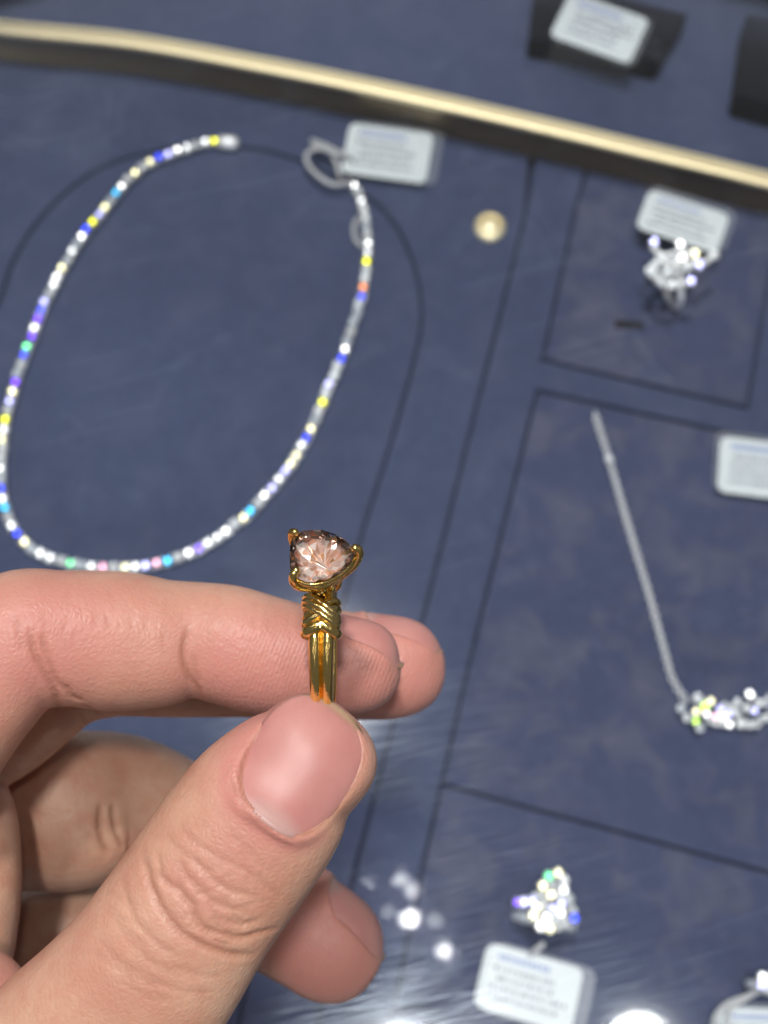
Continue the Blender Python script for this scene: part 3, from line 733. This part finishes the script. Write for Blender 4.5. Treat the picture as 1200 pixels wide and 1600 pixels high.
# --- nails
nail_fold = np.zeros(NV)
def nail(cpx, axis, nrm, L, W, name='nail', lift=.00012, ext=0.0, sup=3.2, label=None, prox=.35):
    """cpx: pixel+depth near the nail centre; axis/nrm: photo directions; L, W mm"""
    a = D(*axis); n = D(*nrm); n = (n - a * a.dot(n)).normalized(); bb = n.cross(a)
    c0 = P(*cpx)
    h = bvh.ray_cast(c0 + n * .03, -n)
    O = h[0]; A = np.array([list(a), list(bb), list(n)])
    loc = (co - tovec(O)) @ A.T * 1000
    x, y, z = loc.T
    fn = (nr @ A.T)[:, 2]
    sel = (abs(x) < L / 2) & (abs(y) < W / 2 * .94) & (z > -5) & (z < 3) & (fn > .05)
    X = np.c_[np.ones(sel.sum()), x[sel], y[sel], x[sel] ** 2, y[sel] ** 2, x[sel] ** 3]
    cf, *_ = np.linalg.lstsq(X, z[sel], rcond=None)
    def hz(x, y): return cf[0] + cf[1] * x + cf[2] * y + cf[3] * x * x + cf[4] * y * y + cf[5] * x ** 3 + lift * 1000
    def foot(x, y):
        "signed, ~mm: <0 inside"
        u = x / (L / 2); v = y / (W / 2)
        wsc = 1 - .10 * np.clip(-u, 0, 1) ** 2 - .05 * np.clip(u, 0, 1) ** 2
        v = v / wsc
        sp_ = np.where(u > 0, 2.7, sup)
        r_ = (abs(u) ** sp_ + abs(v) ** sp_) ** (1 / sp_)
        return (r_ - 1) * min(L, W) / 2
    near = (abs(x) < L / 2 + 3) & (abs(y) < W / 2 + 3) & (abs(z - hz(np.clip(x, -L / 2, L / 2), np.clip(y, -W / 2, W / 2))) < 3.2) & (fn > -.35)
    f = foot(x, y); H0 = hz(np.clip(x, -L / 2 - 1, L / 2 + .5), np.clip(y, -W / 2 - .6, W / 2 + .6))
    inside = near & (f < 0)
    dz = np.zeros(NV)
    t = np.clip(-f / .35, 0, 1); 
    dz[inside] = ((H0 - .42 - z) * t)[inside]
    # fold: raised lip just outside (none past the free edge)
    distal = np.clip((x - L * .36) / 1.0, 0, 1)
    side = np.exp(-((f - .42) / .42) ** 2) * (1 - distal)
    pr = np.clip((-x - L * .30) / 1.2, 0, 1)
    lip = near & (f >= -.12)
    dz[lip] += (side * (.16 + prox * pr))[lip]
    w_ = np.exp(-(np.clip(f, 0, 9) / .9) ** 2) * (f > 0) * (1 - distal) * near
    dz += w_ * np.clip(H0 + .02 - z, -.5, 1.0) * .8
    dz = laplace(dz[:, None], np.ones(NV), 3)[:, 0]
    co[:] = co + (dz / 1000)[:, None] * np.array(list(n))
    groove = np.exp(-((f - .02) / .13) ** 2) * near * (1 - distal)
    global crease_shade
    crease_shade[:] = np.maximum(crease_shade, groove * .8)
    tintA[:] = np.maximum(tintA, np.exp(-((f - 1.0) / .8) ** 2) * pr * near * .6)
    # nail plate
    nu, nv = 40, 34; V = []; uvx = []
    for i in range(nu + 1):
        for j in range(nv + 1):
            u = -1 + 2 * i / nu; v = -1 + 2 * j / nv
            # square -> superellipse
            sq = 2.7 if u > 0 else sup; m_ = (abs(u) ** sq + abs(v) ** sq) ** (1 / sq); q = max(abs(u), abs(v)); k = q / m_ if m_ > 1e-9 else 1
            uu, vv = u * k, v * k
            xx = uu * L / 2 * 1.05; wsc = 1 - .10 * max(-uu, 0) ** 2 - .05 * max(uu, 0) ** 2
            yy = vv * W / 2 * wsc * 1.05
            if uu > 0: xx += ext * uu ** 3
            zz = hz(min(xx, L / 2), yy); e_ = foot(xx, yy)
            zz -= max(0, .25 - max(0, -e_)) * .5 * (1 if uu < .5 else .25)
            V.append(Vector(O) + (a * xx + bb * yy + n * zz) * .001); uvx.append((uu, vv))
    F = [(i * (nv + 1) + j, (i + 1) * (nv + 1) + j, (i + 1) * (nv + 1) + j + 1, i * (nv + 1) + j + 1) for i in range(nu) for j in range(nv)]
    V = [v - HAND0 for v in V]
    mb = MB().add(V, F); me = mb.mesh(name)
    at = me.attributes.new('nail_uv', 'FLOAT_VECTOR', 'POINT'); at.data.foreach_set('vector', np.array([(u, v, 0) for u, v in uvx]).ravel())
    me.materials.append(M['nail']); o = link_mesh(name, me, hand)
    md = o.modifiers.new('thick', 'SOLIDIFY'); md.thickness = .00035; md.offset = -1
    if label: o['label'] = label
    return o
def nail_mat():
    m = mat('fingernail', (.62, .36, .30), .38); t = NT(m)
    at = t.n('ShaderNodeAttribute', attribute_name='nail_uv'); sp = t.n('ShaderNodeSeparateXYZ'); t.l(at.outputs['Vector'], sp.inputs[0])
    x, y = sp.outputs[0], sp.outputs[1]
    cc = t.coord()
    nz = t.math('MULTIPLY', t.math('SUBTRACT', t.noise(cc, 260, 3), .5), .10)
    y2 = t.math('MULTIPLY', y, y)
    # lunula: pale crescent at the root
    lu = t.math('ADD', t.math('ADD', x, t.math('ADD', t.math('MULTIPLY', y2, .42), t.math('MULTIPLY', y, .13))), nz)
    f1 = t.ramp(t.math('ADD', t.math('MULTIPLY', lu, .5), .5), [(.07, (1, 1, 1)), (.17, (0, 0, 0))])
    # free edge
    fe = t.math('SUBTRACT', t.math('ADD', x, t.math('MULTIPLY', y2, .22)), nz)
    f2 = t.ramp(t.math('ADD', t.math('MULTIPLY', fe, .5), .5), [(.94, (0, 0, 0)), (.99, (1, 1, 1))])
    mid = t.mix(t.ramp(t.noise(cc, 180, 3, .5), [(.35, (0, 0, 0)), (.7, (1, 1, 1))]), (.56, .235, .215), (.64, .30, .27))
    c = t.mix(f1, mid, (.58, .34, .31)); c = t.mix(f2, c, (.42, .27, .17))
    t.l(c, t.b.inputs['Base Color'])
    t.b.inputs['Subsurface Weight'].default_value = .25; t.b.inputs['Subsurface Scale'].default_value = .001; t.b.inputs['Subsurface Radius'].default_value = (1, .4, .3)
    rid = t.n('ShaderNodeTexWave'); rid.inputs['Scale'].default_value = 9; rid.inputs['Distortion'].default_value = 1.5
    cb = t.n('ShaderNodeCombineXYZ'); t.l(y, cb.inputs[0]); t.l(rid.inputs['Vector'].links[0].from_socket if rid.inputs['Vector'].links else cb.outputs[0], rid.inputs['Vector'])
    t.l(t.bump(rid.outputs[1], .12, .0002, t.bump(t.noise(cc, 500, 3), .12, .0003)), t.b.inputs['Normal'])
    return m
M['nail'] = nail_mat()
HAND0 = P(200, 1300, 180)
hand = bpy.data.objects.new('hand', hm); hand.location = HAND0

nail((474, 1208, 135), (.60, -.80, .0), (.06, .02, 1), 11.8, 10.7, lift=.00006, sup=3.8, label='broad pink thumbnail with a pale crescent at its root')
nail((578, 985, 163.5), (.87, .47, -.02), (.40, -.85, .10), 9.5, 8.9, ext=.35, lift=.00022)
nail((636, 975, 180.5), (.93, .36, 0), (.30, -.93, .08), 10.5, 9.2, ext=.08, lift=.00022, prox=.05)
nail((548, 1440, 188), (.66, .75, -.02), (.72, -.62, .14), 12.0, 10.6, ext=.15, lift=.00022)
nail((330, 1500, 216), (.75, .65, 0), (.5, -.7, -.5), 8.5, 8)

# --- creases drawn on the skin
def crease(path, depth=.28, width=.42, dark=.6, per=6):
    width *= .84; depth *= .85
    acc = {}
    pts_ = []
    for x, y in spline(path, per):
        h = hit(x, y)
        if h[0] is not None: pts_.append(h[0])
    dense = []
    for i in range(len(pts_) - 1):
        a, b_ = pts_[i], pts_[i + 1]
        if (a - b_).length > .006: continue
        k = max(1, int((a - b_).length / .0002))
        for j in range(k): dense.append((a.lerp(b_, j / k), (i + j / k) / max(1, len(pts_) - 1)))
    R_ = width * .001 * 2.4
    for p, s in dense:
        e = min(1, min(s, 1 - s) * 5 + .15)
        for (_, idx, dist) in kd.find_range(p, R_):
            g = math.exp(-(dist * 1000 / width) ** 2) * e
            if g > acc.get(idx, 0): acc[idx] = g
    if acc:
        ix = np.fromiter(acc.keys(), int); g = np.fromiter(acc.values(), float)
        co[ix] -= nr[ix] * (g * depth / 1000)[:, None]; crease_shade[ix] = np.maximum(crease_shade[ix], g * dark)
def c2(l): return [(x / 1.6667, 860 + y / 1.6667) for x, y in l]
# thumb knuckle
for pth, d, w_, k in [
    ([(372, 785), (385, 845), (412, 915), (445, 965), (490, 1008), (560, 1040), (620, 1055), (668, 1052)], .42, .5, .85),
    ([(458, 858), (475, 900), (500, 925), (510, 955), (535, 985), (585, 1000), (625, 1010), (700, 990), (725, 985)], .34, .42, .8),
    ([(415, 790), (420, 840), (445, 870), (480, 900), (505, 925)], .22, .4, .55), ([(460, 800), (490, 850), (540, 900), (590, 930), (640, 935)], .22, .4, .5),
    ([(500, 790), (540, 845), (590, 880), (640, 895)], .18, .38, .45), ([(535, 985), (560, 1015), (600, 1030)], .2, .35, .5), ([(585, 960), (630, 975), (680, 960)], .2, .38, .5),
    ([(320, 850), (335, 920), (370, 985), (420, 1030), (470, 1062)], .16, .45, .4), ([(285, 930), (320, 990), (370, 1050), (420, 1085), (500, 1110)], .12, .5, .3),
    ([(590, 900), (600, 940), (640, 985)], .15, .35, .35), ([(540, 900), (560, 950), (570, 985)], .15, .35, .35), ([(440, 1075), (520, 1105), (580, 1110)], .1, .4, .25),
    ([(250, 1000), (300, 1060), (360, 1110), (440, 1140)], .10, .5, .25), ([(470, 720), (510, 760), (570, 800), (640, 830)], .12, .4, .3), ([(430, 740), (480, 790), (560, 850)], .12, .4, .3),
    ([(380, 1100), (420, 1130), (500, 1150), (560, 1150)], .08, .4, .2), ([(300, 1110), (360, 1150), (430, 1180)], .08, .4, .2),
    ([(620, 650), (660, 690), (720, 725), (790, 755)], .22, .38, .5), ([(605, 600), (615, 630), (640, 665)], .22, .4, .5), ([(640, 700), (700, 740), (760, 765)], .12, .35, .35)]:
    crease(c2(pth), d, w_, k)
for k in range(60):   # small crossing lines inside the knuckle folds
    a_ = random.uniform(0, 6.28); q_ = random.uniform(0, 1) ** .5; cx, cy = 345 + 78 * q_ * math.cos(a_), 1398 + 70 * q_ * math.sin(a_)
    l = random.uniform(5, 15); an = random.choice([.61, -.9, -.5, 1.0]) + random.uniform(-.4, .4); dx, dy = math.cos(an), math.sin(an)
    crease([(cx - dx * l, cy - dy * l), (cx + random.uniform(-3, 3), cy + random.uniform(-3, 3)), (cx + dx * l, cy + dy * l)], random.uniform(.03, .075), .30, .22, 4)
for k in range(26):   # finer wrinkles running across the thumb
    cx, cy = random.uniform(150, 480), random.uniform(1330, 1580)
    if abs((cx - 305) * .82 + (cy - 1413) * .574) > 110: continue
    l = random.uniform(18, 45); j = random.uniform(-.25, .25)
    dx, dy = math.cos(.61 + j), math.sin(.61 + j)
    crease([(cx - dx * l, cy - dy * l), (cx + random.uniform(-4, 4), cy + random.uniform(-4, 4)), (cx + dx * l, cy + dy * l)], random.uniform(.05, .11), .36, .22)
def c5(l): return [(x / 3.333, 880 + y / 3.333) for x, y in l]
for pth, d, w_, k in [([(150, 350), (175, 450), (210, 530), (255, 610), (290, 690), (300, 770)], .38, .5, .7), ([(215, 380), (235, 450), (265, 540), (300, 620), (345, 660)], .30, .45, .6), ([(340, 640), (370, 690), (420, 715)], .3, .45, .6),
                      ([(985, 330), (958, 430), (960, 520), (985, 590), (1020, 640), (1040, 700)], .34, .45, .75), ([(1010, 480), (1015, 560), (1040, 620)], .15, .4, .4), ([(90, 280), (100, 370), (130, 450)], .12, .45, .3),
                      ([(500, 260), (505, 330)], .1, .4, .2), ([(560, 270), (565, 340)], .1, .4, .2), ([(420, 780), (450, 820), (510, 850)], .2, .4, .5), ([(430, 740), (480, 760), (540, 800)], .2, .4, .5),
                      ([(520, 1260), (525, 1320), (520, 1400)], .35, .5, .7), ([(585, 1260), (590, 1320), (615, 1400)], .35, .5, .7)]:
    crease(c5(pth), d, w_, k)
def c6(l): return [(x / 3.333, 1240 + y / 3.333) for x, y in l]
for pth, d, w_, k in [([(520, 80), (520, 170), (535, 260), (570, 320)], .45, .55, .9), ([(595, 60), (600, 170), (620, 240), (645, 285)], .4, .5, .8)]:
    crease(c6(pth), d, w_, k)
for k in range(30):   # short cross wrinkles along the index finger
    cx = random.uniform(20, 470); cy = random.uniform(925, 1010); l = random.uniform(8, 22)
    crease([(cx, cy - l), (cx + random.uniform(-3, 3), cy), (cx + random.uniform(-2, 5), cy + l)], random.uniform(.03, .07), .33, .12)

# --- colour regions (real tone of the skin)
px_, py_, dep = topx(co)
def blob(x, y, d, r, k):
    p = tovec(P(x, y, d)); return k * np.exp(-(np.linalg.norm(co - p, axis=1) * 1000 / r) ** 2)
for (x, y, d, r, k) in [(585, 1060, 157, 8, .75), (680, 1050, 174, 9, .95), (620, 1060, 174, 9, .8), (540, 1495, 182, 9, .9), (480, 1480, 182, 8, .6), (360, 1040, 157, 9, .55), (450, 1060, 157, 9, .65), (440, 1110, 140, 6, .75), (390, 1120, 140, 5, .5),
                        (560, 1150, 141, 5, .5), (20, 1020, 153, 9, .8), (130, 950, 155, 9, .35), (380, 1190, 137, 5, .3), (430, 1290, 136, 5, .35), (10, 1500, 155, 9, .8), (300, 1400, 136, 6, .3), (120, 1500, 138, 10, .25), (360, 1310, 136, 6, .2), (190, 1000, 155, 8, .2)]:
    tintA += 1.15 * blob(x, y, d, r, k)
for (x, y, d, r, k) in [(590, 1060, 157, 9, 1), (660, 1060, 174, 10, 1), (525, 1490, 182, 11, 1), (420, 1050, 157, 8, .7), (480, 1010, 157, 5, .4)]:
    padm = np.maximum(padm, blob(x, y, d, r, k))
padm = np.clip(padm * 1.6, 0, 1)
co2 = co - tovec(HAND0)
hm.vertices.foreach_set('co', co2.ravel())
for nm, arr in (('redness', tintA), ('creases', crease_shade), ('prints', padm)):
    at = hm.attributes.new(nm, 'FLOAT', 'POINT'); at.data.foreach_set('value', np.clip(arr, 0, 1).astype(np.float32))
hm.polygons.foreach_set('use_smooth', [True] * len(hm.polygons)); hm.update()

def skin_mat():
    m = mat('skin', (.52, .29, .20), .42); t = NT(m); cc = t.coord()
    A = lambda n: t.n('ShaderNodeAttribute', attribute_name=n).outputs['Fac']
    red, cr, pr = A('redness'), A('creases'), A('prints')
    base = t.mix(t.ramp(t.noise(cc, 120, 4, .6), [(.36, (0, 0, 0)), (.64, (1, 1, 1))]), (.56, .295, .205), (.67, .41, .29))
    base = t.mix(t.math('MULTIPLY', t.ramp(t.noise(cc, 330, 4, .65), [(.45, (0, 0, 0)), (.72, (1, 1, 1))]), .55), base, (.56, .25, .17))
    c = t.mix(red, base, (.62, .27, .225))
    c = t.mix(t.math('MULTIPLY', cr, .62), c, (.34, .13, .075))  # fold shade mixed into the skin colour
    t.l(c, t.b.inputs['Base Color'])
    t.b.inputs['Subsurface Weight'].default_value = .30; t.b.inputs['Subsurface Scale'].default_value = .0012
    t.b.inputs['Subsurface Radius'].default_value = (1.0, .38, .22); t.b.inputs['Specular IOR Level'].default_value = .36
    t.l(t.ramp(t.noise(cc, 700, 3), [(.3, (.36,) * 3), (.7, (.52,) * 3)]), t.b.inputs['Roughness'])
    # skin grain: cells, fine noise, and print ridges on the pads
    vo = t.n('ShaderNodeTexVoronoi', feature='DISTANCE_TO_EDGE'); vo.inputs['Scale'].default_value = 1500; 
    ds = t.n('ShaderNodeVectorMath', operation='ADD'); nn = t.n('ShaderNodeTexNoise'); nn.inputs['Scale'].default_value = 900; t.l(cc, nn.inputs['Vector'])
    sc = t.n('ShaderNodeVectorMath', operation='SCALE'); t.l(nn.outputs['Color'], sc.inputs[0]); sc.inputs['Scale'].default_value = .0006
    t.l(cc, ds.inputs[0]); t.l(sc.outputs[0], ds.inputs[1]); t.l(ds.outputs[0], vo.inputs['Vector'])
    cell = t.ramp(vo.outputs[0], [(0, (0, 0, 0)), (.35, (1, 1, 1))])
    b1 = t.bump(cell, .26, .00012)
    b2 = t.bump(t.noise(cc, 620, 5, .68), .22, .0004, b1)
    wv = t.n('ShaderNodeTexWave', wave_type='BANDS', bands_direction='X'); wv.inputs['Scale'].default_value = 700; wv.inputs['Distortion'].default_value = 6; wv.inputs['Detail'].default_value = 1; wv.inputs['Detail Scale'].default_value = .12
    mp = t.n('ShaderNodeMapping'); mp.inputs['Rotation'].default_value = (0, 0, R(24)); t.l(cc, mp.inputs[0]); t.l(mp.outputs[0], wv.inputs['Vector'])
    b3 = t.bump(t.math('MULTIPLY', wv.outputs[1], pr), .22, .0001, b2)
    t.l(b3, t.b.inputs['Normal'])
    return m
hm.materials.clear(); hm.materials.append(skin_mat())
for p in hm.polygons: p.material_index = 0
COL.objects.link(hand)
tag(hand, "person's bare left hand holding the gold ring between thumb and index finger above the glass", 'hand')
